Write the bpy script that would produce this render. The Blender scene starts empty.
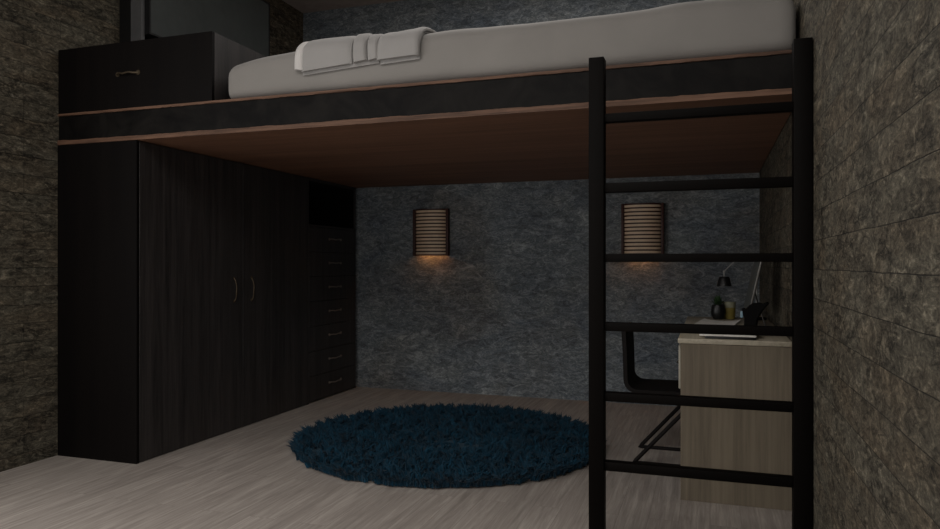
import bpy, bmesh, math, random
from mathutils import Vector, Matrix, noise
PI = math.pi
C = bpy.context.scene.collection
random.seed(7)

# ------------------------------------------------------------------ materials
def srgb(r, g, b):
    f = lambda v: ((v/255+0.055)/1.055)**2.4 if v > 10 else v/255/12.92
    return (f(r), f(g), f(b), 1)

class NT:
    def __init__(self, name):
        self.m = bpy.data.materials.new(name); self.m.use_nodes = True
        self.t = self.m.node_tree; self.b = self.t.nodes['Principled BSDF']
    def n(self, typ, **kw):
        nd = self.t.nodes.new(typ)
        for k, v in kw.items():
            if k.startswith('_'): setattr(nd, k[1:], v)
        return nd
    def l(self, a, b): self.t.links.new(a, b)
    def coord(self, scale=(1, 1, 1), rot=(0, 0, 0), loc=(0, 0, 0)):
        tc = self.n('ShaderNodeTexCoord'); mp = self.n('ShaderNodeMapping')
        mp.inputs['Scale'].default_value = scale; mp.inputs['Rotation'].default_value = rot
        mp.inputs['Location'].default_value = loc
        self.l(tc.outputs['Object'], mp.inputs['Vector']); return mp.outputs[0]
    def noise(self, vec, scale, detail=6, rough=.6, dist=0):
        nd = self.n('ShaderNodeTexNoise'); nd.inputs['Scale'].default_value = scale
        nd.inputs['Detail'].default_value = detail; nd.inputs['Roughness'].default_value = rough
        nd.inputs['Distortion'].default_value = dist; self.l(vec, nd.inputs['Vector']); return nd.outputs['Fac']
    def ramp(self, fac, stops):
        r = self.n('ShaderNodeValToRGB'); e = r.color_ramp.elements
        while len(e) < len(stops): e.new(.5)
        for el, (p, c) in zip(e, stops): el.position = p; el.color = c if len(c) == 4 else (*c, 1)
        self.l(fac, r.inputs[0]); return r.outputs[0]
    def mix(self, fac, a, b, mode='MIX'):
        m = self.n('ShaderNodeMix'); m.data_type = 'RGBA'; m.blend_type = mode
        for s, v in ((m.inputs[0], fac), (m.inputs[6], a), (m.inputs[7], b)):
            if isinstance(v, (int, float, tuple)): s.default_value = v
            else: self.l(v, s)
        return m.outputs[2]
    def math(self, op, a, b):
        m = self.n('ShaderNodeMath'); m.operation = op
        for s, v in ((m.inputs[0], a), (m.inputs[1], b)):
            if isinstance(v, (int, float)): s.default_value = v
            else: self.l(v, s)
        return m.outputs[0]
    def bump(self, h, strength=.3, dist=.01):
        b = self.n('ShaderNodeBump'); b.inputs['Strength'].default_value = strength
        b.inputs['Distance'].default_value = dist; self.l(h, b.inputs['Height'])
        self.l(b.outputs[0], self.b.inputs['Normal'])
    def base(self, v):
        if isinstance(v, tuple): self.b.inputs['Base Color'].default_value = v
        else: self.l(v, self.b.inputs['Base Color'])
    def set(self, rough=.5, metal=0, spec=.5):
        self.b.inputs['Roughness'].default_value = rough; self.b.inputs['Metallic'].default_value = metal
        self.b.inputs['Specular IOR Level'].default_value = spec; return self.m

def G(v): return (v, v, v, 1)

def plain(name, col, rough=.5, metal=0, spec=.5, var=.12, scale=14):
    m = NT(name); v = m.noise(m.coord(), scale, 4)
    lo = tuple(c*(1-var) for c in col[:3])+(1,); hi = tuple(min(1, c*(1+var)) for c in col[:3])+(1,)
    m.base(m.ramp(v, [(.3, lo), (.7, hi)])); return m.set(rough, metal, spec)

def wood(name, c0, c1, rough=.5, spec=.4, axis='z', fine=60, seam=None):
    m = NT(name)
    s = {'z': (1, 1, .035), 'y': (1, .035, 1), 'x': (.035, 1, 1)}[axis]
    a = m.noise(m.coord(s), fine, 8, .65, .3)
    b = m.noise(m.coord(s), fine*.16, 3, .5, .8)
    f = m.math('ADD', m.math('MULTIPLY', a, .55), m.math('MULTIPLY', b, .45))
    m.base(m.ramp(f, [(.36, c0), (.62, c1)]))
    m.bump(a, .15, .003); return m.set(rough, 0, spec)

def stone_wall(name, axis):
    """split face stone laid in 10 cm courses; axis = wall runs along y or x"""
    m = NT(name)
    tc = m.n('ShaderNodeTexCoord'); sp = m.n('ShaderNodeSeparateXYZ'); cb = m.n('ShaderNodeCombineXYZ')
    m.l(tc.outputs['Object'], sp.inputs[0])
    m.l(sp.outputs[1 if axis == 'y' else 0], cb.inputs[0])
    m.l(m.math('SUBTRACT', sp.outputs[2], .063), cb.inputs[1])
    wob = m.noise(tc.outputs['Object'], 3.0, 3, .5)
    wv = m.n('ShaderNodeCombineXYZ'); m.l(m.math('MULTIPLY', m.math('SUBTRACT', wob, .5), .010), wv.inputs[1])
    ad = m.n('ShaderNodeVectorMath'); ad.operation = 'ADD'; m.l(cb.outputs[0], ad.inputs[0]); m.l(wv.outputs[0], ad.inputs[1])
    br = m.n('ShaderNodeTexBrick'); br.offset = .37; br.offset_frequency = 2
    br.inputs['Scale'].default_value = 1; br.inputs['Brick Width'].default_value = .62
    br.inputs['Row Height'].default_value = .1; br.inputs['Mortar Size'].default_value = .0016
    br.inputs['Mortar Smooth'].default_value = .6; br.inputs['Bias'].default_value = 0
    br.inputs['Color1'].default_value = G(.25); br.inputs['Color2'].default_value = G(.75); br.inputs['Mortar'].default_value = G(.5)
    m.l(ad.outputs[0], br.inputs['Vector'])
    # per-course shift of the pattern so that each stone has its own figure
    tone = br.outputs['Color']
    row = m.math('FLOOR', m.math('MULTIPLY', m.math('SUBTRACT', sp.outputs[2], .063), 10), 0)
    cc = m.n('ShaderNodeCombineXYZ'); m.l(m.math('ADD', sp.outputs[1 if axis == 'y' else 0], m.math('MULTIPLY', row, 3.71)), cc.inputs[0])
    m.l(sp.outputs[2], cc.inputs[1]); m.l(m.math('MULTIPLY', row, 1.3), cc.inputs[2])
    mp = m.n('ShaderNodeMapping'); mp.inputs['Rotation'].default_value = (0, 0, .75); mp.inputs['Scale'].default_value = (1.0, 2.3, 1)
    m.l(cc.outputs[0], mp.inputs[0])
    big = m.noise(mp.outputs[0], 2.2, 4, .55, .8)
    mid = m.noise(mp.outputs[0], 17, 10, .72, 1.0)
    fin = m.noise(mp.outputs[0], 75, 8, .8, .4)
    f = m.math('ADD', m.math('MULTIPLY', mid, .6), m.math('MULTIPLY', fin, .4))
    col = m.ramp(f, [(.36, srgb(30, 27, 23)), (.45, srgb(92, 86, 74)), (.54, srgb(134, 126, 110)), (.64, srgb(205, 194, 170))])
    cr1 = m.ramp(m.noise(mp.outputs[0], 9, 12, .7, .7), [(.465, G(0)), (.5, G(1)), (.535, G(0))])
    msk = m.ramp(m.noise(mp.outputs[0], 5, 4, .6), [(.48, G(0)), (.6, G(1))])
    crack = m.math('MULTIPLY', cr1, msk)
    col = m.mix(m.math('MULTIPLY', crack, .8), col, srgb(28, 25, 21))
    warm = m.mix(.5, col, srgb(186, 164, 138), 'MULTIPLY')
    cool = m.mix(.5, col, srgb(184, 188, 186), 'MULTIPLY')
    tint = m.mix(m.ramp(big, [(.42, G(0)), (.66, G(1))]), cool, warm)
    tn = m.mix(.55, tint, m.mix(tone, G(.75), G(1.0)), 'MULTIPLY')
    m.base(m.mix(m.math('MULTIPLY', br.outputs['Fac'], .8), tn, srgb(18, 16, 14)))
    h = m.math('SUBTRACT', m.math('ADD', m.math('MULTIPLY', mid, .8), m.math('MULTIPLY', fin, .5)), m.math('ADD', m.math('MULTIPLY', br.outputs['Fac'], .6), m.math('MULTIPLY', crack, .35)))
    m.bump(h, 1.0, .03)
    return m.set(.8, 0, .25)

def slate_wall():
    m = NT('blue_grey_slate')
    v = m.coord((1.0, 1, 2.1), (0, .55, 0))
    a = m.noise(v, 1.7, 5, .6, 1.6)
    b = m.noise(v, 11, 12, .75, 1.5)
    c = m.noise(v, 60, 8, .8, .3)
    vein = m.noise(m.coord((.8, 1, 2.6), (0, .9, 0)), 2.3, 9, .68, 2.2)
    vr = m.ramp(vein, [(.47, G(0)), (.5, G(1)), (.53, G(0))])
    f = m.math('ADD', m.math('MULTIPLY', b, .55), m.math('MULTIPLY', c, .45))
    col = m.ramp(f, [(.36, srgb(44, 48, 51)), (.5, srgb(112, 119, 122)), (.63, srgb(190, 196, 196))])
    col = m.mix(m.ramp(a, [(.35, G(0)), (.68, G(.75))]), col, m.mix(1.0, col, srgb(165, 178, 200), 'MULTIPLY'))
    w2 = m.noise(m.coord(loc=(4, 2, 7)), 1.1, 3, .5, .6)
    col = m.mix(m.ramp(w2, [(.5, G(0)), (.68, G(.6))]), col, m.mix(1.0, col, srgb(225, 205, 190), 'MULTIPLY'))
    col = m.mix(m.math('MULTIPLY', vr, .3), col, srgb(150, 156, 160))
    m.base(col)
    m.bump(m.math('ADD', m.math('MULTIPLY', b, .8), m.math('MULTIPLY', c, .4)), .55, .012)
    return m.set(.62, 0, .4)

def floor_mat():
    m = NT('pale_wood_floor')
    tc = m.n('ShaderNodeTexCoord'); mp = m.n('ShaderNodeMapping'); mp.inputs['Rotation'].default_value = (0, 0, PI/2)
    m.l(tc.outputs['Object'], mp.inputs[0])
    br = m.n('ShaderNodeTexBrick'); br.offset = .4
    for k, v in (('Scale', 1), ('Brick Width', 1.3), ('Row Height', .125), ('Mortar Size', .0011), ('Bias', 0)): br.inputs[k].default_value = v
    br.inputs['Color1'].default_value = G(0); br.inputs['Color2'].default_value = G(1); br.inputs['Mortar'].default_value = G(.5)
    m.l(mp.outputs[0], br.inputs['Vector'])
    off = m.n('ShaderNodeVectorMath'); off.operation = 'MULTIPLY_ADD'
    m.l(br.outputs['Color'], off.inputs[0]); off.inputs[1].default_value = (3.1, 7.7, 2.2)
    st = m.coord((1, .05, 1)); m.l(st, off.inputs[2])
    a = m.noise(off.outputs[0], 55, 9, .7, .5)
    b = m.noise(off.outputs[0], 9, 5, .6, 1.2)
    f = m.math('ADD', m.math('MULTIPLY', a, .72), m.math('MULTIPLY', b, .28))
    col = m.ramp(f, [(.34, srgb(130, 122, 116)), (.52, srgb(160, 152, 145)), (.68, srgb(190, 182, 174))])
    col = m.mix(.25, col, m.mix(br.outputs['Color'], G(.72), G(1)), 'MULTIPLY')
    m.base(m.mix(m.math('MULTIPLY', br.outputs['Fac'], .35), col, srgb(66, 58, 54)))
    m.bump(a, .12, .003); return m.set(.5, 0, .35)

M = {}
M['stone'] = stone_wall('split_face_stone', 'y')
M['slate'] = slate_wall()
M['floor'] = floor_mat()
M['ceiling'] = plain('ceiling_plaster', srgb(160, 154, 150), .9)
M['front'] = plain('front_wall_plaster', srgb(150, 145, 138), .9)
M['black_oak'] = wood('black_oak', srgb(28, 26, 26), srgb(58, 54, 53), .45, .4, 'z', 110)
M['shaded_black_oak'] = wood('shaded_black_oak', srgb(8, 6, 6), srgb(14, 11, 10), .6, .1)  # shade on the camera-facing cabinet sides put into a darker oak colour
M['black_interior'] = plain('black_interior', srgb(14, 13, 13), .9, 0, .1)
M['deck_wood'] = wood('red_brown_deck_wood', srgb(104, 74, 57), srgb(138, 101, 80), .6, .3, 'x', 40)
M['edge_wood'] = wood('worn_edge_wood', srgb(58, 40, 30), srgb(120, 90, 72), .65, .3, 'x', 70)
m = NT('black_bronze_fascia'); v = m.noise(m.coord(), 5, 8, .7, 1)
m.base(m.ramp(v, [(.4, srgb(6, 5, 5)), (.68, srgb(24, 22, 20))])); m.b.inputs['Roughness'].default_value = .6; m.b.inputs['Specular IOR Level'].default_value = .12
M['fascia'] = m.m
M['black_metal'] = plain('black_powder_coat', srgb(7, 5, 4), .6, 0, .06)
M['black_plastic'] = plain('black_plastic', srgb(18, 18, 19), .4)
M['matte_black'] = plain('matte_black', srgb(10, 9, 9), .8, 0, .08)
M['chair_black'] = plain('chair_black', srgb(20, 17, 16), .7, 0, .15)
M['brass'] = plain('dull_brass', srgb(84, 74, 60), .5, .8)
M['steel'] = plain('brushed_steel', srgb(100, 98, 95), .45, 1)
def cloth(name, c, s=.25, fs=220):
    m = NT(name); v = m.noise(m.coord(), fs, 3, .6); w = m.noise(m.coord(), 5, 4, .5)
    m.base(m.ramp(w, [(.3, tuple(x*.92 for x in c[:3])+(1,)), (.7, c)])); m.bump(v, s, .002)
    m.b.inputs['Sheen Weight'].default_value = .15
    return m.set(.9, 0, .2)
M['sheet'] = cloth('white_bedding', srgb(134, 131, 127))
M['throw'] = cloth('grey_throw_cloth', srgb(150, 148, 146))
M['throw_lining'] = cloth('pale_throw_lining', srgb(196, 193, 190))
M['desk'] = wood('limed_oak', srgb(92, 83, 70), srgb(118, 108, 92), .5, .4)
M['desk_top'] = wood('limed_oak_top', srgb(150, 142, 124), srgb(182, 174, 156), .45, .4, 'y')
M['desk_white'] = plain('off_white_lacquer', srgb(165, 160, 146), .45)
M['screen'] = plain('dark_screen_glass', srgb(66, 70, 69), .35, 0, .5)
M['pewter'] = plain('pewter', srgb(120, 110, 102), .45, .2)
M['lamp_grey'] = plain('pale_grey_enamel', srgb(150, 150, 148), .5)
M['tv_frame'] = plain('grey_screen_frame', srgb(82, 82, 83), .6)
M['sconce_wood'] = wood('red_brown_sconce_wood', srgb(46, 20, 13), srgb(72, 34, 24), .5, .4, 'x')
M['sconce_shade'] = plain('cream_sconce_shade', srgb(225, 200, 172), .7)
M['paper'] = plain('white_paper', srgb(225, 222, 216), .7)
M['yellow'] = plain('yellow_glaze', srgb(140, 125, 62), .5)
M['cream'] = plain('cream_glaze', srgb(150, 150, 126), .5)
M['leaf'] = plain('dark_leaf', srgb(44, 68, 38), .5, 0, .4, .4)
M['soil'] = plain('dark_soil', srgb(30, 24, 20), .9)
m = NT('teal_rug_yarn'); v = m.noise(m.coord(), 9, 4, .6)
m.base(m.ramp(v, [(.35, srgb(8, 40, 56)), (.7, srgb(17, 61, 82))])); M['rug'] = m.set(.8, 0, .15)
M['rug'].node_tree.nodes['Principled BSDF'].inputs['Sheen Weight'].default_value = .1
m = NT('warm_bulb'); m.base((1, .6, .25, 1)); m.b.inputs['Emission Color'].default_value = (1, .5, .18, 1); m.b.inputs['Emission Strength'].default_value = 4
M['bulb'] = m.set(.4)
M['glass'] = NT('window_glass'); M['glass'].b.inputs['Transmission Weight'].default_value = 1; M['glass'].b.inputs['Base Color'].default_value = (1, 1, 1, 1); M['glass'] = M['glass'].set(.02)

# ------------------------------------------------------------------ mesh helpers
def box(bm, x0, x1, y0, y1, z0, z1, bev=0, seg=2):
    vs = [bm.verts.new((x, y, z)) for x in (x0, x1) for y in (y0, y1) for z in (z0, z1)]
    F = [(0, 1, 3, 2), (4, 6, 7, 5), (0, 4, 5, 1), (2, 3, 7, 6), (0, 2, 6, 4), (1, 5, 7, 3)]
    fs = [bm.faces.new([vs[i] for i in f]) for f in F]
    if bev:
        es = list({e for f in fs for e in f.edges})
        bmesh.ops.bevel(bm, geom=es, offset=bev, segments=seg, affect='EDGES', profile=.5)

def tube(bm, pts, r, seg=10, cap=True):
    pts = [Vector(p) for p in pts]; rings = []
    rr = r if isinstance(r, (list, tuple)) else [r]*len(pts)
    up = Vector((0, 0, 1))
    t0 = (pts[1]-pts[0]).normalized()
    n = up.cross(t0); n = Vector((1, 0, 0)) if n.length < 1e-3 else n.normalized()
    for i, p in enumerate(pts):
        a = pts[max(i-1, 0)]; b = pts[min(i+1, len(pts)-1)]; t = (b-a).normalized()
        n = (n-t*n.dot(t)).normalized(); bi = t.cross(n)
        rings.append([bm.verts.new(p+(n*math.cos(2*PI*k/seg)+bi*math.sin(2*PI*k/seg))*rr[i]) for k in range(seg)])
    for a, b in zip(rings, rings[1:]):
        for k in range(seg): bm.faces.new((a[k], a[(k+1) % seg], b[(k+1) % seg], b[k]))
    if cap: bm.faces.new(rings[0][::-1]); bm.faces.new(rings[-1])

def lathe(bm, prof, c=(0, 0, 0), seg=32, a0=0, a1=2*PI):
    full = abs(a1-a0-2*PI) < 1e-6; n = seg if full else seg+1; rings = []
    for r, z in prof:
        rings.append([bm.verts.new((c[0]+r*math.cos(a0+(a1-a0)*k/seg), c[1]+r*math.sin(a0+(a1-a0)*k/seg), c[2]+z)) for k in range(n)])
    for a, b in zip(rings, rings[1:]):
        for k in range(seg if full else seg):
            j = (k+1) % n; bm.faces.new((a[k], a[j], b[j], b[k]))
    return rings

def obj(name, bm, mat, parent=None, smooth=False, rad=35):
    bmesh.ops.remove_doubles(bm, verts=bm.verts, dist=1e-6)
    bmesh.ops.recalc_face_normals(bm, faces=bm.faces)
    me = bpy.data.meshes.new(name); bm.to_mesh(me); bm.free()
    me.materials.append(mat)
    if smooth:
        for p in me.polygons: p.use_smooth = True
        me.set_sharp_from_angle(angle=math.radians(rad))
    o = bpy.data.objects.new(name, me); C.objects.link(o)
    if parent: o.parent = parent
    return o

def bx(name, mat, parent, *a, **k):
    bm = bmesh.new(); box(bm, *a, **k); return obj(name, bm, mat, parent, bool(k.get('bev')))

def thing(name, label, cat, loc=(0, 0, 0), rz=0, group=None):
    o = bpy.data.objects.new(name, None); C.objects.link(o); o.empty_display_size = .1
    o.location = loc; o.rotation_euler = (0, 0, rz); o['label'] = label; o['category'] = cat
    if group: o['group'] = group
    return o

def struct(name, bm, mat):
    o = obj(name, bm, mat); o['kind'] = 'structure'; return o

def copy_tree(o, parent=None):
    c = o.copy(); C.objects.link(c)
    if parent: c.parent = parent
    for ch in list(o.children): copy_tree(ch, c)
    return c

# ------------------------------------------------------------------ room
XL, XR, YB, YF, ZC = -3.5, .345, 5.65, -3.4, 3.36
T = .12
bm = bmesh.new(); box(bm, XL-T, XR+T, YF-T, YB+T, -T, 0); struct('floor', bm, M['floor'])
bm = bmesh.new(); box(bm, XL-T, XR+T, YF-T, YB+T, ZC, ZC+T); struct('ceiling', bm, M['ceiling'])
def side_wall(name, x0, x1, y0, y1, z0, z1):
    bm = bmesh.new(); box(bm, x0, x1, YF-T, y0, 0, ZC); box(bm, x0, x1, y1, YB+T, 0, ZC)
    box(bm, x0, x1, y0, y1, 0, z0); box(bm, x0, x1, y0, y1, z1, ZC); struct(name, bm, M['stone'])
    return (y0, y1, z0, z1)
SL = (-1.6, 1.9, .3, 2.3); SR = (-1.6, .7, .3, 2.3)
side_wall('wall_left', XL-T, XL, *SL); side_wall('wall_right', XR, XR+T, *SR)
for nm, x0, (a0, a1, b0, b1) in (('added_window_2', XL-.09, SL), ('added_window_3', XR+.04, SR)):  # side windows out of view, added to let fill light in
    bm = bmesh.new(); w = .05
    for q in ((a0, a0+w, b0, b1), (a1-w, a1, b0, b1), (a0+w, a1-w, b0, b0+w), (a0+w, a1-w, b1-w, b1), ((a0+a1-w)/2, (a0+a1+w)/2, b0+w, b1-w)):
        box(bm, x0, x0+.05, *q)
    struct(nm, bm, M['black_metal'])
bm = bmesh.new(); box(bm, XL, XR, YB, YB+T, 0, ZC); struct('wall_back', bm, M['slate'])
# front wall (behind the camera) with an unseen window, widened for soft frontal light
wx0, wx1, wz0, wz1 = -3.35, .2, .06, 2.3
bm = bmesh.new()
box(bm, XL, wx0, YF-T, YF, 0, ZC); box(bm, wx1, XR, YF-T, YF, 0, ZC)
box(bm, wx0, wx1, YF-T, YF, 0, wz0); box(bm, wx0, wx1, YF-T, YF, wz1, ZC)
struct('wall_front', bm, M['front'])
bm = bmesh.new(); w = .05
for a in ((wx0, wx0+w, wz0, wz1), (wx1-w, wx1, wz0, wz1), (wx0+w, wx1-w, wz0, wz0+w), (wx0+w, wx1-w, wz1-w, wz1), ((wx0+wx1)/2-w/2, (wx0+wx1)/2+w/2, wz0+w, wz1-w)):
    box(bm, a[0], a[1], YF-.08, YF-.03, a[2], a[3])
struct('window_1', bm, M['black_metal'])

# ------------------------------------------------------------------ loft bed platform
BY0, BZ0, BZ1 = 3.078, 1.755, 1.930
bed = thing('loft_bed', 'dark loft bed platform with wood edging spanning the room above the rug', 'loft bed', (XL, BY0, BZ0))
L, D, H = XR-XL-.004, YB-BY0-.004, BZ1-BZ0
bx('deck_board', M['deck_wood'], bed, .003, L, .006, D, 0, .022)
bm = bmesh.new()
def wavy_strip(bm, x0, x1, y0, y1, z0, z1, amp, n=220, seed=0):
    prev = None
    for i in range(n+1):
        x = x0+(x1-x0)*i/n
        a = noise.noise(Vector((x*9, seed, 0)))*amp+noise.noise(Vector((x*40, seed, 3)))*amp*.5
        b = noise.noise(Vector((x*12, seed, 7)))*amp
        ring = [bm.verts.new(p) for p in ((x, y0+b*.6, z0), (x, y1, z0), (x, y1, z1), (x, y0+b*.6, z1+a*.6 if z1 < .1 else z1), )]
        ring[0].co.z += a*(1 if z0 > .05 else .0)
        if prev:
            for k in range(4): bm.faces.new((prev[k], prev[(k+1) % 4], ring[(k+1) % 4], ring[k]))
        else: bm.faces.new(ring[::-1])
        prev = ring
    bm.faces.new(prev)
wavy_strip(bm, .003, L, .0, .006, .0, .024, .006, seed=1.3)
obj('edging', bm, M['edge_wood'], bed)
bx('fascia', M['fascia'], bed, .003, L, .008, .05, .024, H-.013)
bx('side_rail', M['black_metal'], bed, .003, L, D-.05, D, .024, H-.013)
bx('slat_base', M['black_metal'], bed, .003, L, .052, D-.052, .1, H-.014)
bx('top_board', M['deck_wood'], bed, .003, L, .008, D, H-.0125, H)
bm = bmesh.new(); wavy_strip(bm, .003, L, .0, .007, H-.0125, H, .005, seed=5.1)
obj('edging', bm, M['edge_wood'], bed)

# ------------------------------------------------------------------ mattress
MX0, MX1, MY0, MY1 = -2.385, XR-.018, 3.105, 4.55
MZ0 = BZ1+.001
def mat_top(x):
    z = 2.206+.006*math.sin(x*5.1+.5)+.005*math.sin(x*11+2)
    z += .012*math.exp(-((x+.15)/.22)**2)-.006*math.exp(-((x+.62)/.12)**2)+.008*math.exp(-((x+.38)/.2)**2)
    return z
def sgnpow(v, p): return math.copysign(abs(v)**p, v)
def msec(x, u):
    """point of the mattress surface at length x, angle u (0 = back, pi = front, pi/2 = top)"""
    zt = mat_top(x); e = 1.0
    dl = (x-MX0)/.62; e2 = 1-.27*max(0, 1-dl)**2.2
    h = (zt-MZ0)*e2
    zc = MZ0+h/2
    r = min(1, max(0, (x-MX0)/.045)); r = math.sqrt(max(0, 1-(1-r)**2)); r2 = min(1, max(0, (MX1-x)/.07)); r2 = math.sqrt(max(0, 1-(1-r2)**2))
    k = min(r, r2); hh = h/2*((.60+.40*k) if math.sin(u) > 0 else 1)
    bul = .012*math.sin(x*7.3+1)*math.sin(u)**2
    y = (MY0+MY1)/2+sgnpow(math.cos(u), .28 if math.sin(u) > 0 else .12)*((MY1-MY0)/2-.03+.03*k+bul*.5)
    z = zc+sgnpow(math.sin(u), .56 if math.sin(u) > 0 else .4)*hh
    z += .004*noise.noise(Vector((x*6, y*6, z*6)))*(1 if math.sin(u) > -.5 else 0)
    return Vector((x, y, max(z, MZ0)))
mt = thing('mattress', 'white cloth covered mattress lying on the loft bed platform', 'mattress', (0, 0, MZ0))
bm = bmesh.new(); prev = None; N, K = 190, 72
xs = []
for i in range(N+1):
    t = i/N; t = .5-.5*math.cos(PI*t); t = .25*t+.75*i/N
    xs.append(MX0+(MX1-MX0)*t)
us = [2*PI*k/K for k in range(K)]
for x in xs:
    ring = [bm.verts.new(msec(x, u)-Vector((0, 0, MZ0))) for u in us]
    if prev:
        for k in range(K): bm.faces.new((prev[k], prev[(k+1) % K], ring[(k+1) % K], ring[k]))
    else: bm.faces.new(ring[::-1])
    prev = ring
bm.faces.new(prev)
obj('sheet', bm, M['sheet'], mt, True, 75)

# ------------------------------------------------------------------ folded grey throw draped over the mattress edge
th = thing('folded_throw', 'folded grey cloth throw draped over the front edge of the white mattress', 'throw', (0, 0, 0))
def off_pt(x, u, d):
    p = msec(x, u); a = msec(x, u-.01); b = msec(x, u+.01); t = b-a
    n = Vector((0, t.z, -t.y)).normalized()
    n = -n if n.dot(Vector((0, p.y-(MY0+MY1)/2, p.z-2.06))) < 0 else n
    return p+n*d
def front_u(x, z):
    lo, hi = PI*.5, PI*1.45
    for _ in range(30):
        mid = (lo+hi)/2
        if msec(x, mid).z > z: lo = mid
        else: hi = mid
    return lo
def path(x, zb, d, n=34):
    """arc-length-even path over the mattress from the top inwards down to height zb"""
    ub = front_u(x, zb); pts = []
    ua = PI*.56
    dense = [off_pt(x, ua+(ub-ua)*i/240, d) for i in range(241)]
    ln = [0]
    for a, b in zip(dense, dense[1:]): ln.append(ln[-1]+(b-a).length)
    j = 0
    for i in range(n+1):
        s = ln[-1]*i/n
        while j < 239 and ln[j+1] < s: j += 1
        f = (s-ln[j])/max(1e-6, ln[j+1]-ln[j]); pts.append(dense[j].lerp(dense[j+1], min(1, f)))
    return pts
def drape(name, mat, x0, x1, z0, z1, d0, thick, seed, nx=26, skew=0.0, puff=.0):
    bm = bmesh.new(); g0, g1 = [], []
    for i in range(nx+1):
        f = i/nx; x = x0+(x1-x0)*f
        zb = z0+(z1-z0)*f
        A = path(x, zb, d0+puff*math.sin(PI*f)); ra, rb = [], []
        e = min(1, min(f, 1-f)*nx/2.5)
        for j, p in enumerate(A):
            w = .003*noise.noise(Vector((x*14+seed, j*.25, seed)))
            q = Vector((skew*(j/len(A)-.5), 0, 0))
            cy, cz = (MY0+MY1)/2, 2.05
            n = (Vector((0, p.y-cy, (p.z-cz)*4.5))).normalized()
            ra.append(bm.verts.new(p+q)); rb.append(bm.verts.new(p+q+n*((thick+w)*(.45+.55*math.sqrt(e)))))
        g0.append(ra); g1.append(rb)
    ny = len(g0[0])
    for i in range(nx):
        for j in range(ny-1):
            bm.faces.new((g0[i][j], g0[i][j+1], g0[i+1][j+1], g0[i+1][j]))
            bm.faces.new((g1[i][j], g1[i+1][j], g1[i+1][j+1], g1[i][j+1]))
        for j in (0, ny-1): bm.faces.new((g0[i][j], g0[i+1][j], g1[i+1][j], g1[i][j]))
    for i in (0, nx):
        for j in range(ny-1): bm.faces.new((g0[i][j], g1[i][j], g1[i][j+1], g0[i][j+1]))
    return obj(name, bm, mat, th, True, 50)
drape('lining', M['throw_lining'], -1.962, -1.90, 2.050, 2.040, .004, .024, 1, 12, puff=.010)
drape('under_layer', M['throw'], -1.930, -1.51, 2.020, 2.044, .004, .010, 2, skew=.02)
drape('fold', M['throw'], -1.925, -1.648, 2.034, 2.050, .016, .020, 3, skew=.02)
drape('fold', M['throw'], -1.644, -1.572, 2.050, 2.058, .016, .026, 4, 14, skew=.035)
drape('fold', M['throw'], -1.568, -1.512, 2.054, 2.060, .016, .022, 5, 12, skew=.035)
drape('under_layer', M['throw'], -1.495, -1.290, 2.036, 2.044, .004, .010, 6, skew=.0)
drape('fold', M['throw'], -1.502, -1.284, 2.052, 2.058, .016, .022, 7, skew=-.01)
drape('hem', M['throw'], -1.318, -1.296, 2.165, 2.160, .004, .016, 9, 8, skew=.0)

# ------------------------------------------------------------------ pillow at the right end
pl = thing('pillow', 'plump white pillow on the mattress near the right stone wall', 'pillow', (.125, 3.68, 2.200))
bm = bmesh.new(); a, b, hh = .195, .27, .10; n = 28; gt, gb = [], []
for i in range(n+1):
    rt, rb_ = [], []
    for j in range(n+1):
        s, t = 2*i/n-1, 2*j/n-1
        q = max(0, (1-abs(s)**2.6))*max(0, (1-abs(t)**2.6)); q = q**.42
        x = a*s*(1-.08*t*t*(1 if abs(s) < 1 else 1)); y = b*t*(1-.08*s*s)
        w = .008*noise.noise(Vector((x*7, y*7, 1)))*q
        rt.append(bm.verts.new((x, y, .055+hh*q+w))); rb_.append(bm.verts.new((x, y, .055-.036*q)))
    gt.append(rt); gb.append(rb_)
for i in range(n):
    for j in range(n):
        bm.faces.new((gt[i][j], gt[i+1][j], gt[i+1][j+1], gt[i][j+1])); bm.faces.new((gb[i][j], gb[i][j+1], gb[i+1][j+1], gb[i+1][j]))
obj('pillow_case', bm, M['sheet'], pl, True, 80)

# ------------------------------------------------------------------ ladder
LY, PW = 2.752, .062
lad = thing('ladder', 'black metal loft ladder with six rungs in front of the right end of the bed', 'ladder', (-.055, LY, 0))
def post(x0, x1):
    bm = bmesh.new(); box(bm, x0, x1, 0, PW, 0, 1.878, bev=.003); return obj('post', bm, M['black_metal'], lad, True)
px = [(-.444+.055, -.3855+.055), (.280+.055, .342+.055)]
for a in px: post(*a)
for z0, z1 in ((1.627, 1.660), (1.357, 1.393), (1.089, 1.121), (.824, .857), (.554, .588), (.287, .322)):
    bm = bmesh.new(); box(bm, px[0][1], px[1][0], .010, .050, z0, z1, bev=.003); obj('rung', bm, M['black_metal'], lad, True)

# ------------------------------------------------------------------ handles
def bow_handle(parent, length, vertical=False, proud=.020, r=.0045, mat='brass'):
    """bow pull, runs along local y (or z) and stands proud along +x"""
    bm = bmesh.new(); pts = []
    for i in range(13):
        t = i/12; a = (t-.5)*length; p = proud*math.sin(PI*min(1, max(0, t)))**.45
        q = .006*math.sin(4*PI*t)
        pts.append((p, q*.4, a) if vertical else (p, a, q*.4))
    tube(bm, pts, [r*1.5]+[r]*11+[r*1.5], 8)
    for s in (-1, 1):
        e = (0, 0, s*length/2) if vertical else (0, s*length/2, 0)
        tube(bm, [Vector(e)+Vector((0, 0, 0)), Vector(e)+Vector((.004, 0, 0))], r*2.3, 12)
    return obj('handle', bm, M[mat], parent, True, 60)

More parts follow.
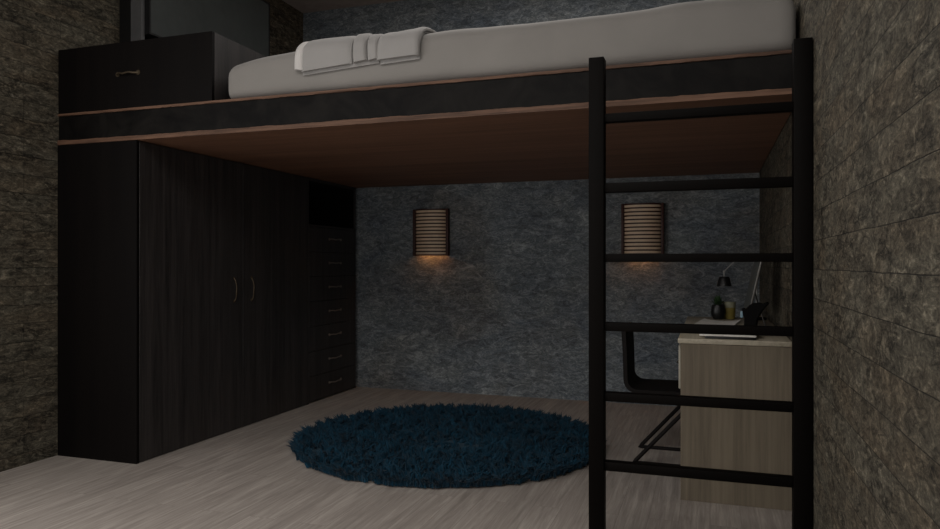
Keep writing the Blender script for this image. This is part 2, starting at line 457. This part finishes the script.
# ------------------------------------------------------------------ wardrobe
WX, WY0, WY1, WZ = -2.938, 3.078, 4.805, 1.752
wr = thing('wardrobe', 'tall black oak two door wardrobe under the left end of the loft bed', 'wardrobe', (XL+.003, WY0, 0))
d = WX-XL-.003
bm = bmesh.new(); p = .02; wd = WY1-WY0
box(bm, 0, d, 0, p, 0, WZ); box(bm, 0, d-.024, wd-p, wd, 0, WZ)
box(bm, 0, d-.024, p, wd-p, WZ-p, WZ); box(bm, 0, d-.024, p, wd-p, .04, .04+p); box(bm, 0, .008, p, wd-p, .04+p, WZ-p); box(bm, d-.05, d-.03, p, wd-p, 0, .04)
obj('body', bm, M['shaded_black_oak'], wr)
seam = 4.005-WY0
for y0, y1, hy in ((p+.0015, seam-.0004, 3.912-WY0), (seam+.0004, wd-.001, 4.098-WY0)):
    dr = bx('door', M['black_oak'], wr, d-.022, d, y0, y1, .004, WZ-.002, bev=.0012, seg=1)
    h = bow_handle(dr, .15, True); h.location = (d, hy, .915)

# ------------------------------------------------------------------ drawer tower with open niche
tw = thing('drawer_tower', 'narrow black seven drawer unit with an open niche between wardrobe and slate wall', 'chest of drawers', (XL+.003, WY1+.003, 0))
wd = 5.592-WY1-.003; NZ = 1.392
bm = bmesh.new()
box(bm, 0, d-.002, 0, p, 0, WZ); box(bm, 0, d, wd-p, wd, 0, WZ); box(bm, 0, d-.002, p, wd-p, WZ-p, WZ)
box(bm, 0, d-.002, p, wd-p, NZ-.016, NZ); box(bm, 0, .008, p, wd-p, 0, NZ-.016)
obj('body', bm, M['black_oak'], tw)
bm = bmesh.new(); box(bm, .002, .012, p+.001, wd-p-.001, NZ+.001, WZ-p-.001)
box(bm, .012, d-.01, p+.0005, p+.004, NZ+.001, WZ-p-.001); box(bm, .012, d-.01, wd-p-.004, wd-p-.0005, NZ+.001, WZ-p-.001)
obj('niche_lining', bm, M['black_interior'], tw)
n = 7; zlo, zhi = .012, NZ-.018; hgt = (zhi-zlo)/n
for i in range(n):
    z0 = zlo+i*hgt
    q = bx('drawer', M['black_oak'], tw, d-.024, d, p+.001, wd-p-.001, z0+.0015, z0+hgt-.0015, bev=.0012, seg=1)
    h = bow_handle(q, .19, mat='pewter', r=.005); h.location = (d, wd*.54, z0+hgt*.55)

# ------------------------------------------------------------------ chest on the platform
CX1, CY1 = -2.452, 3.95
ch = thing('low_chest', 'low black oak chest with one handled drawer on the left end of the loft bed', 'chest', (XL+.003, BY0+.004, BZ1+.001))
cw, cd, chh = CX1-XL-.003, CY1-BY0, 2.292-BZ1
bm = bmesh.new(); box(bm, 0, cw, .022, cd, chh-.022, chh); box(bm, 0, .02, .022, cd, 0, chh-.022); box(bm, cw-.02, cw, .022, cd, 0, chh-.022)
box(bm, .02, cw-.02, .024, cd, 0, .02); box(bm, .02, cw-.02, cd-.012, cd, .02, chh-.022)
obj('body', bm, M['black_oak'], ch)
dr = bx('drawer', M['shaded_black_oak'], ch, 0, cw, .0, .0215, .001, chh, bev=.0012, seg=1)
h = bow_handle(dr, .14, mat='brass', r=.006); h.rotation_euler = (0, 0, -PI/2); h.location = (-3.0-XL-.003, .001, 2.118-BZ1)

# ------------------------------------------------------------------ television on the left wall
tv = thing('television', 'large dark television on a tall black board above the low chest, against left wall', 'television', (XL+.002, 3.525, 2.293))
bx('back_board', M['black_plastic'], tv, 0, .088, 0, 1.31, 0, .86)
bx('support_panel', M['tv_frame'], tv, .0885, .168, 0, .03, 0, .85)
bm = bmesh.new(); y1, y2, zb, zt, bz = .0, 1.305, .218, .845, .012
box(bm, .14, .205, y1+.031, y2, zb, zb+bz); box(bm, .14, .205, y1+.031, y2, zt-bz, zt)
box(bm, .14, .205, y1+.031, y1+.031+bz, zb+bz, zt-bz); box(bm, .14, .205, y2-bz, y2, zb+bz, zt-bz); box(bm, .09, .139, y1+.2, y2-.2, zb+.1, zt-.1)
obj('bezel', bm, M['black_plastic'], tv)
bx('screen', M['screen'], tv, .142, .203, y1+.031+bz, y2-bz, zb+bz, zt-bz)

# ------------------------------------------------------------------ wall sconces
def sconce():
    t = thing('wall_sconce', '', 'wall lamp', (0, YB, 1.155), 0, 'banded half round wall lamps')
    R_, dep, hgt = .153, .62, .392
    def arc(bm, r0, r1, z0, z1, n=28):
        prev = None
        for k in range(n+1):
            a = PI+PI*k/n
            ring = [bm.verts.new((r*math.cos(a), r*math.sin(a)*dep-.001, z)) for r, z in ((r0, z0), (r1, z0), (r1, z1), (r0, z1))]
            if prev:
                for j in range(4): bm.faces.new((prev[j], prev[(j+1) % 4], ring[(j+1) % 4], ring[j]))
            else: bm.faces.new(ring[::-1])
            prev = ring
        bm.faces.new(prev)
    bm = bmesh.new(); arc(bm, R_-.012, R_-.006, 0, hgt); obj('shade', bm, M['sconce_shade'], t, True, 50)
    for k in range(14):
        z = (hgt-.011)*k/13; bm = bmesh.new(); arc(bm, R_-.006, R_-.001, z, z+.011); obj('ring', bm, M['sconce_wood'], t, True, 50)
    for s in (-1, 1):
        bm = bmesh.new(); x0, x1 = sorted((s*(R_-.014), s*(R_+.007))); box(bm, x0, x1, -.05, -.001, -.002, hgt+.002, bev=.003); obj('side_rail', bm, M['sconce_wood'], t, True)
    bm = bmesh.new(); prev = None; n = 28
    vs = [bm.verts.new(((R_-.007)*math.cos(PI+PI*k/n), (R_-.007)*math.sin(PI+PI*k/n)*dep-.001, z)) for z in (hgt-.008, hgt-.001) for k in range(n+1)]
    bm.faces.new(vs[:n+1]); bm.faces.new(vs[n+1:][::-1])
    for k in range(n+1): bm.faces.new((vs[k], vs[(k+1) % (n+1)], vs[n+1+(k+1) % (n+1)], vs[n+1+k]))
    obj('top_cap', bm, M['sconce_wood'], t)
    bm = bmesh.new(); lathe(bm, [(.0001, .0), (.012, .004), (.02, .02), (.018, .036), (.010, .052), (.010, .075), (.0001, .075)], (0, -.045, .045), 20)
    obj('bulb', bm, M['bulb'], t, True, 60)
    bm = bmesh.new(); box(bm, -.025, .025, -.06, -.001, .12, .15); obj('lamp_holder', bm, M['black_metal'], t)
    return t
s1 = sconce(); s1.location.x = -2.241; s1['label'] = 'banded half round wall lamp near the drawer tower, left one on the slate wall'
s2 = copy_tree(s1); s2.location.x = -.492; s2['label'] = 'banded half round wall lamp seen through the ladder, on the slate wall'
for s in (s1, s2):
    ld = bpy.data.lights.new('bulb_light', 'POINT'); ld.energy = 2.3; ld.color = (1, .42, .12); ld.shadow_soft_size = .012
    lo = bpy.data.objects.new('bulb_light', ld); C.objects.link(lo); lo.parent = s; lo.location = (0.0, -.030, .058)

# ------------------------------------------------------------------ rug
RC, RR = (-1.503, 4.060), .915
rug = thing('shag_rug', 'round deep blue shaggy rug on the pale wooden floor', 'rug', (RC[0], RC[1], 0))
bm = bmesh.new(); lathe(bm, [(.001, .001), (RR*.93, .001), (RR*.94, .006), (RR*.93, .013), (.001, .013)], seg=72); obj('backing', bm, M['rug'], rug, True)
rnd = random.Random(11)
verts, faces = [], []
for c in range(3100):
    cr_ = RR*math.sqrt(rnd.random()) if c < 2600 else RR*.975; ca = rnd.random()*2*PI
    cx, cy = cr_*math.cos(ca), cr_*math.sin(ca)
    dd = math.hypot((cx-.05)/.24, (cy+.12)/.20); dent = math.exp(-dd**4)
    out = Vector((math.cos(ca), math.sin(ca), 0))*(.8*max(0, (cr_/RR-.86)/.14))
    lean = Vector((rnd.gauss(0, .55), rnd.gauss(0, .55), 0))+out
    edge = max(0, (cr_/RR-.9)/.1); lean = lean*(1-.45*edge)+out*.3*edge
    CL = rnd.uniform(.042, .078)*(1-.55*dent)
    for q_ in range(8):
        a, d_ = rnd.random()*2*PI, .016*math.sqrt(rnd.random())
        x, y = cx+d_*math.cos(a), cy+d_*math.sin(a)
        l2 = lean+Vector((rnd.gauss(0, .16), rnd.gauss(0, .16), 0))-Vector((x-cx, y-cy, 0))*8
        Ln = CL*rnd.uniform(.8, 1.1)
        d1 = Vector((l2.x*.45, l2.y*.45, 1.0)).normalized(); d2 = Vector((l2.x*1.3, l2.y*1.3, .5)).normalized()
        p0 = Vector((x, y, .008)); p1 = p0+d1*Ln*.5; p2 = p1+d2*Ln*.5
        w0 = rnd.uniform(.0030, .0050); th_ = rnd.random()*PI
        b = len(verts)
        for p, w in ((p0, w0), (p1, w0*1.1)):
            for k in range(3):
                q = th_+2*PI*k/3; verts.append((p.x+w*math.cos(q), p.y+w*math.sin(q), p.z))
        verts.append((p2.x, p2.y, max(p2.z, .008)))
        for k in range(3):
            j = (k+1) % 3; faces.append((b+k, b+j, b+3+j, b+3+k)); faces.append((b+3+k, b+3+j, b+6))
me = bpy.data.meshes.new('pile'); me.from_pydata(verts, [], faces); me.materials.append(M['rug'])
o = bpy.data.objects.new('pile', me); C.objects.link(o); o.parent = rug; o['kind'] = 'stuff'

# ------------------------------------------------------------------ desk
DX0, DY0, DY1, DZ = -.128, 3.409, 4.85, .742
dk = thing('desk', 'pale limed oak desk against the right stone wall behind the ladder', 'desk', (DX0, DY0, 0))
dw, dl = XR-DX0-.003, DY1-DY0
bm = bmesh.new(); box(bm, -.012, dw, -.004, dl, DZ-.024, DZ, bev=.004); obj('desk_top', bm, M['desk_top'], dk, True)
bx('side_panel', M['desk'], dk, 0, dw, 0, .03, 0, DZ-.025, bev=.001, seg=1)
bx('side_panel', M['desk'], dk, 0, dw, dl-.03, dl, 0, DZ-.025, bev=.001, seg=1)
bx('back_panel', M['desk'], dk, dw-.02, dw, .031, dl-.031, .3, DZ-.025)
bm = bmesh.new(); box(bm, .0, dw-.021, .031, .34, .50, .52); box(bm, 0, dw-.021, .325, .34, .52, DZ-.025); obj('drawer_case', bm, M['desk'], dk)
dr = bx('drawer', M['desk_white'], dk, -.010, -.001, .032, .338, .505, DZ-.036, bev=.002)
h = bow_handle(dr, .09, r=.003, proud=.012, mat='steel'); h.rotation_euler = (0, 0, PI); h.location = (-.010, .185, .61)

# ------------------------------------------------------------------ chair
cr = thing('chair', 'low black curved shell chair with slanted sled legs pulled up to the desk', 'chair', (-.40, 4.12, 0))
def shell_pts(o):
    P = []; R = .075-o; cx, cz = -.044+.075, .384+.075
    P.append((-.050+o-.006, .738)); P.append((-.048+o, .60))
    for k in range(11):
        a = PI+PI/2*k/10; P.append((cx+R*math.cos(a), cz+R*math.sin(a)))
    P.append((.30, .384+o)); P.append((.44, .390+o)); return P
bm = bmesh.new(); A, B = shell_pts(0), shell_pts(.022); w = .20; rows = []
for (x0, z0), (x1, z1) in zip(A, B):
    rows.append([bm.verts.new(v) for v in ((x0, -w, z0), (x0, w, z0), (x1, w, z1), (x1, -w, z1))])
for a, b in zip(rows, rows[1:]):
    for k in range(4): bm.faces.new((a[k], a[(k+1) % 4], b[(k+1) % 4], b[k]))
bm.faces.new(rows[0][::-1]); bm.faces.new(rows[-1])
obj('seat_shell', bm, M['chair_black'], cr, True, 30)
for s in (-1, 1):
    y = s*.178; bm = bmesh.new()
    tube(bm, [(.36, y, .377), (.335, y, .372), (.02, y, .022), (.006, y, .010), (.03, y, .008), (.46, y, .008)], .011, 10)
    obj('leg', bm, M['chair_black'], cr, True, 50)
bm = bmesh.new(); tube(bm, [(.46, -.178, .008), (.46, .178, .008)], .011, 10); obj('floor_bar', bm, M['chair_black'], cr, True, 50)
bm = bmesh.new(); tube(bm, [(.35, -.178, .374), (.35, .178, .374)], .011, 10); obj('cross_bar', bm, M['chair_black'], cr, True, 50)

# ------------------------------------------------------------------ things on the desk
Z = DZ+.0005
# closed pale laptop with a dark tablet stand on it, near edge of the desk
lp = thing('laptop', 'closed pale laptop with shadow-black underside on the near end of the oak desk', 'laptop', (.085, 3.59, Z), -.04)
bx('lid', M['paper'], lp, -.125, .118, -.175, .175, .012, .020, bev=.003)
bx('base', M['black_plastic'], lp, -.10, .118, -.17, .17, 0, .0115, bev=.002)  # shadow under the laptop put into this black base
ts = thing('tablet_stand', 'curved black tablet stand with a pointed top on the pale laptop', 'stand', (.135, 3.50, Z+.0205), -.12)
P = [(.004, 0), (.078, 0), (.066, .012), (.062, .04), (.066, .07), (.082, .100), (.112, .140), (.104, .146), (.088, .137), (.072, .142), (.048, .140), (.034, .130), (.024, .118), (.014, .112), (.004, .116), (.006, .096), (.014, .070), (.012, .03)]
bm = bmesh.new(); f0 = [bm.verts.new((x, 0, z)) for x, z in P]; f1 = [bm.verts.new((x+.006, .045, z)) for x, z in P]
bm.faces.new(f0); bm.faces.new(f1[::-1])
for k in range(len(P)): bm.faces.new((f0[k], f0[(k+1) % len(P)], f1[(k+1) % len(P)], f1[k]))
obj('stand_body', bm, M['matte_black'], ts)
bx('foot', M['matte_black'], ts, .0, .085, -.02, .07, 0.0, .008, bev=.003)
m_ = plain('pale_blue_highlight', srgb(120, 150, 165), .4)
bm = bmesh.new(); box(bm, -.004, .008, .008, .03, .072, .102, bev=.003); obj('side_highlight', bm, m_, ts, True)  # bluish highlight on the stand, modelled as a small pale block

# paper sheets further along
def sheet(name, label, x, y, z, w, l, rz, curl):
    t = thing(name, label, 'paper', (x, y, z), rz); bm = bmesh.new(); n = 12; g = []
    for i in range(n+1):
        row = []
        for j in range(n+1):
            u, v = i/n, j/n; row.append((w*(u-.5), l*(v-.5), .001+curl*(abs(u-.5)*2)**3*(v)))
        g.append(row)
    top = [[bm.verts.new((a, b, c+.0015)) for a, b, c in r] for r in g]; bot = [[bm.verts.new(q) for q in r] for r in g]
    for i in range(n):
        for j in range(n):
            bm.faces.new((top[i][j], top[i+1][j], top[i+1][j+1], top[i][j+1])); bm.faces.new((bot[i][j], bot[i][j+1], bot[i+1][j+1], bot[i+1][j]))
    for i in range(n):
        bm.faces.new((top[i][0], bot[i][0], bot[i+1][0], top[i+1][0])); bm.faces.new((top[i][n], top[i+1][n], bot[i+1][n], bot[i][n]))
        bm.faces.new((top[0][i], top[0][i+1], bot[0][i+1], bot[0][i])); bm.faces.new((top[n][i], bot[n][i], bot[n][i+1], top[n][i+1]))
    obj('page', bm, M['paper'], t, True, 60); return t
sheet('paper_sheet', 'white sheets of paper lying flat on the desk before the dark potted plant', .04, 4.30, Z, .21, .42, -.15, .012)

# potted succulent
pp = thing('potted_plant', 'small dark pot with a spiky succulent at the far end of the desk', 'plant', (.048, 4.66, Z))
bm = bmesh.new(); lathe(bm, [(.0001, 0), (.026, 0), (.040, .018), (.044, .045), (.040, .078), (.035, .09), (.031, .09), (.034, .076), (.0001, .072)], seg=28); obj('pot', bm, M['black_plastic'], pp, True, 40)
bm = bmesh.new(); lathe(bm, [(.0001, .078), (.034, .0775)], seg=20); obj('soil', bm, M['soil'], pp)
bm = bmesh.new(); rr = random.Random(3)
for k in range(34):
    a = k*2.399; tl = .25+.85*(k/34); ln = rr.uniform(.045, .065); o_ = Vector((0, 0, .079+.012*(1-tl)))
    dr_ = Vector((math.cos(a), math.sin(a), 0)); side = Vector((-math.sin(a), math.cos(a), 0))
    pts = []
    for s, w in ((0, .005), (.35, .009), (.7, .007), (1, .0008)):
        p_ = o_+dr_*(ln*s*tl*.75)+Vector((0, 0, ln*s*(1.15-.7*tl)+.01*s)); pts.append((p_, w))
    prev = None
    for p_, w in pts:
        ring = [bm.verts.new(p_+side*w), bm.verts.new(p_+Vector((0, 0, -.3*w))), bm.verts.new(p_-side*w), bm.verts.new(p_+Vector((0, 0, .35*w)))]
        if prev:
            for j in range(4): bm.faces.new((prev[j], prev[(j+1) % 4], ring[(j+1) % 4], ring[j]))
        else: bm.faces.new(ring[::-1])
        prev = ring
    bm.faces.new(prev)
obj('leaves', bm, M['leaf'], pp, True, 60)

# yellow cup
cp = thing('candle_cup', 'yellow cup with a pale rim behind the dark potted plant', 'cup', (.112, 4.715, Z))
bm = bmesh.new(); lathe(bm, [(.0001, 0), (.033, 0), (.036, .004), (.038, .07), (.0001, .07)], seg=30); obj('body', bm, M['yellow'], cp, True, 40)
bm = bmesh.new(); lathe(bm, [(.038, .0705), (.039, .105), (.0355, .105), (.0345, .074), (.0001, .074)], seg=30); obj('rim', bm, M['cream'], cp, True, 40)

# desk lamp
dl_ = thing('desk_lamp', 'black shaded desk lamp with a thin steel arm reaching over the plant', 'lamp', (.270, 4.70, Z))
bm = bmesh.new(); lathe(bm, [(.0001, 0), (.058, 0), (.06, .006), (.055, .014), (.012, .018), (.0001, .018)], seg=30); obj('base', bm, M['black_metal'], dl_, True, 40)
bm = bmesh.new(); tube(bm, [(0, 0, .016), (0, 0, .18), (-.015, 0, .36)], .005, 10); tube(bm, [(-.015, 0, .36), (-.10, 0, .385), (-.187, 0, .295)], .004, 10)
bmesh.ops.create_uvsphere(bm, u_segments=12, v_segments=8, radius=.008, matrix=Matrix.Translation((-.015, 0, .36)))
bmesh.ops.create_uvsphere(bm, u_segments=12, v_segments=8, radius=.008, matrix=Matrix.Translation((-.187, 0, .295)))
tube(bm, [(-.187, 0, .295), (-.187, 0, .262)], .0045, 10)
obj('arm', bm, M['lamp_grey'], dl_, True, 60)
bm = bmesh.new(); lathe(bm, [(.006, .264), (.028, .262), (.033, .252), (.044, .203), (.041, .203), (.030, .25), (.006, .256)], (-.187, 0, 0), 28); obj('lamp_shade', bm, M['black_plastic'], dl_, True, 40)

# monitor leaning back close to the wall
mo = thing('monitor', 'thin silver edged computer monitor tilted back against the wall on the desk', 'monitor', (.195, 4.10, Z))
bm = bmesh.new(); box(bm, -.012, .0, -.24, .24, .09, .385, bev=.003); o = obj('back_case', bm, M['steel'], mo, True)
bm = bmesh.new(); box(bm, -.0145, -.0125, -.237, .237, .093, .382); o2 = obj('screen', bm, M['screen'], mo)
for q in (o, o2): q.data.transform(Matrix.Translation((0, 0, .09)) @ Matrix.Rotation(math.radians(12), 4, 'Y') @ Matrix.Translation((0, 0, -.09)))
bm = bmesh.new(); tube(bm, [(.03, 0, .20), (.05, 0, .12), (.085, 0, .010)], .004, 10); obj('stand_leg', bm, M['steel'], mo, True, 60)
bm = bmesh.new(); box(bm, -.03, .10, -.07, .07, 0, .006, bev=.002); tube(bm, [(.0, 0, .006), (.0, 0, .12)], .008, 10); obj('stand_foot', bm, M['steel'], mo, True, 60)

# ------------------------------------------------------------------ light
wdd = bpy.data.worlds.new('World'); bpy.context.scene.world = wdd; wdd.use_nodes = True
bg = wdd.node_tree.nodes['Background']; bg.inputs[0].default_value = (.95, .97, 1, 1); bg.inputs[1].default_value = .3
def area(name, loc, rot, sx, sy, e, col):
    ld = bpy.data.lights.new(name, 'AREA'); ld.shape = 'RECTANGLE'; ld.size = sx; ld.size_y = sy; ld.energy = e; ld.color = col
    o = bpy.data.objects.new(name, ld); C.objects.link(o); o.location = loc; o.rotation_euler = rot; return o
area('unseen_window_light', ((wx0+wx1)/2, YF-.2, (wz0+wz1)/2), (PI/2, 0, 0), wx1-wx0, wz1-wz0, 22, (1, .97, .94))
area('unseen_ceiling_light', (-1.1, 4.1, ZC-.03), (0, 0, 0), 1.4, .9, 29, (1, .96, .92))

area('unseen_ceiling_light', (-1.5, -.2, ZC-.03), (0, 0, 0), 3.2, 2.6, 130, (1, .96, .92))  # added broad fill behind the camera for floor, walls and under the bed

area('unseen_window_light', (XL-.16, (SL[0]+SL[1])/2, 1.3), (PI/2, 0, -PI/2), SL[1]-SL[0], 2.0, 75, (1, .97, .94))  # added fill from the unseen left side, brightens right wall and deck underside
area('unseen_window_light', (XR+.16, (SR[0]+SR[1])/2, 1.3), (PI/2, 0, PI/2), SR[1]-SR[0], 2.0, 40, (1, .97, .94))  # added fill from the unseen right side, brightens left wall and wardrobe

# ------------------------------------------------------------------ camera
cam = bpy.data.cameras.new('camera'); co = bpy.data.objects.new('camera', cam); C.objects.link(co)
co.location = (0, 0, 1.08); co.rotation_euler = (PI/2, 0, math.atan(240/713))
cam.sensor_width = 36; cam.lens = 36*713/940; cam.clip_start = .05
sc = bpy.context.scene; sc.camera = co
sc.view_settings.view_transform = 'Standard'; sc.view_settings.look = 'None'
sc.view_settings.gamma = 1; sc.view_settings.use_curve_mapping = False; sc.view_settings.exposure = -.32
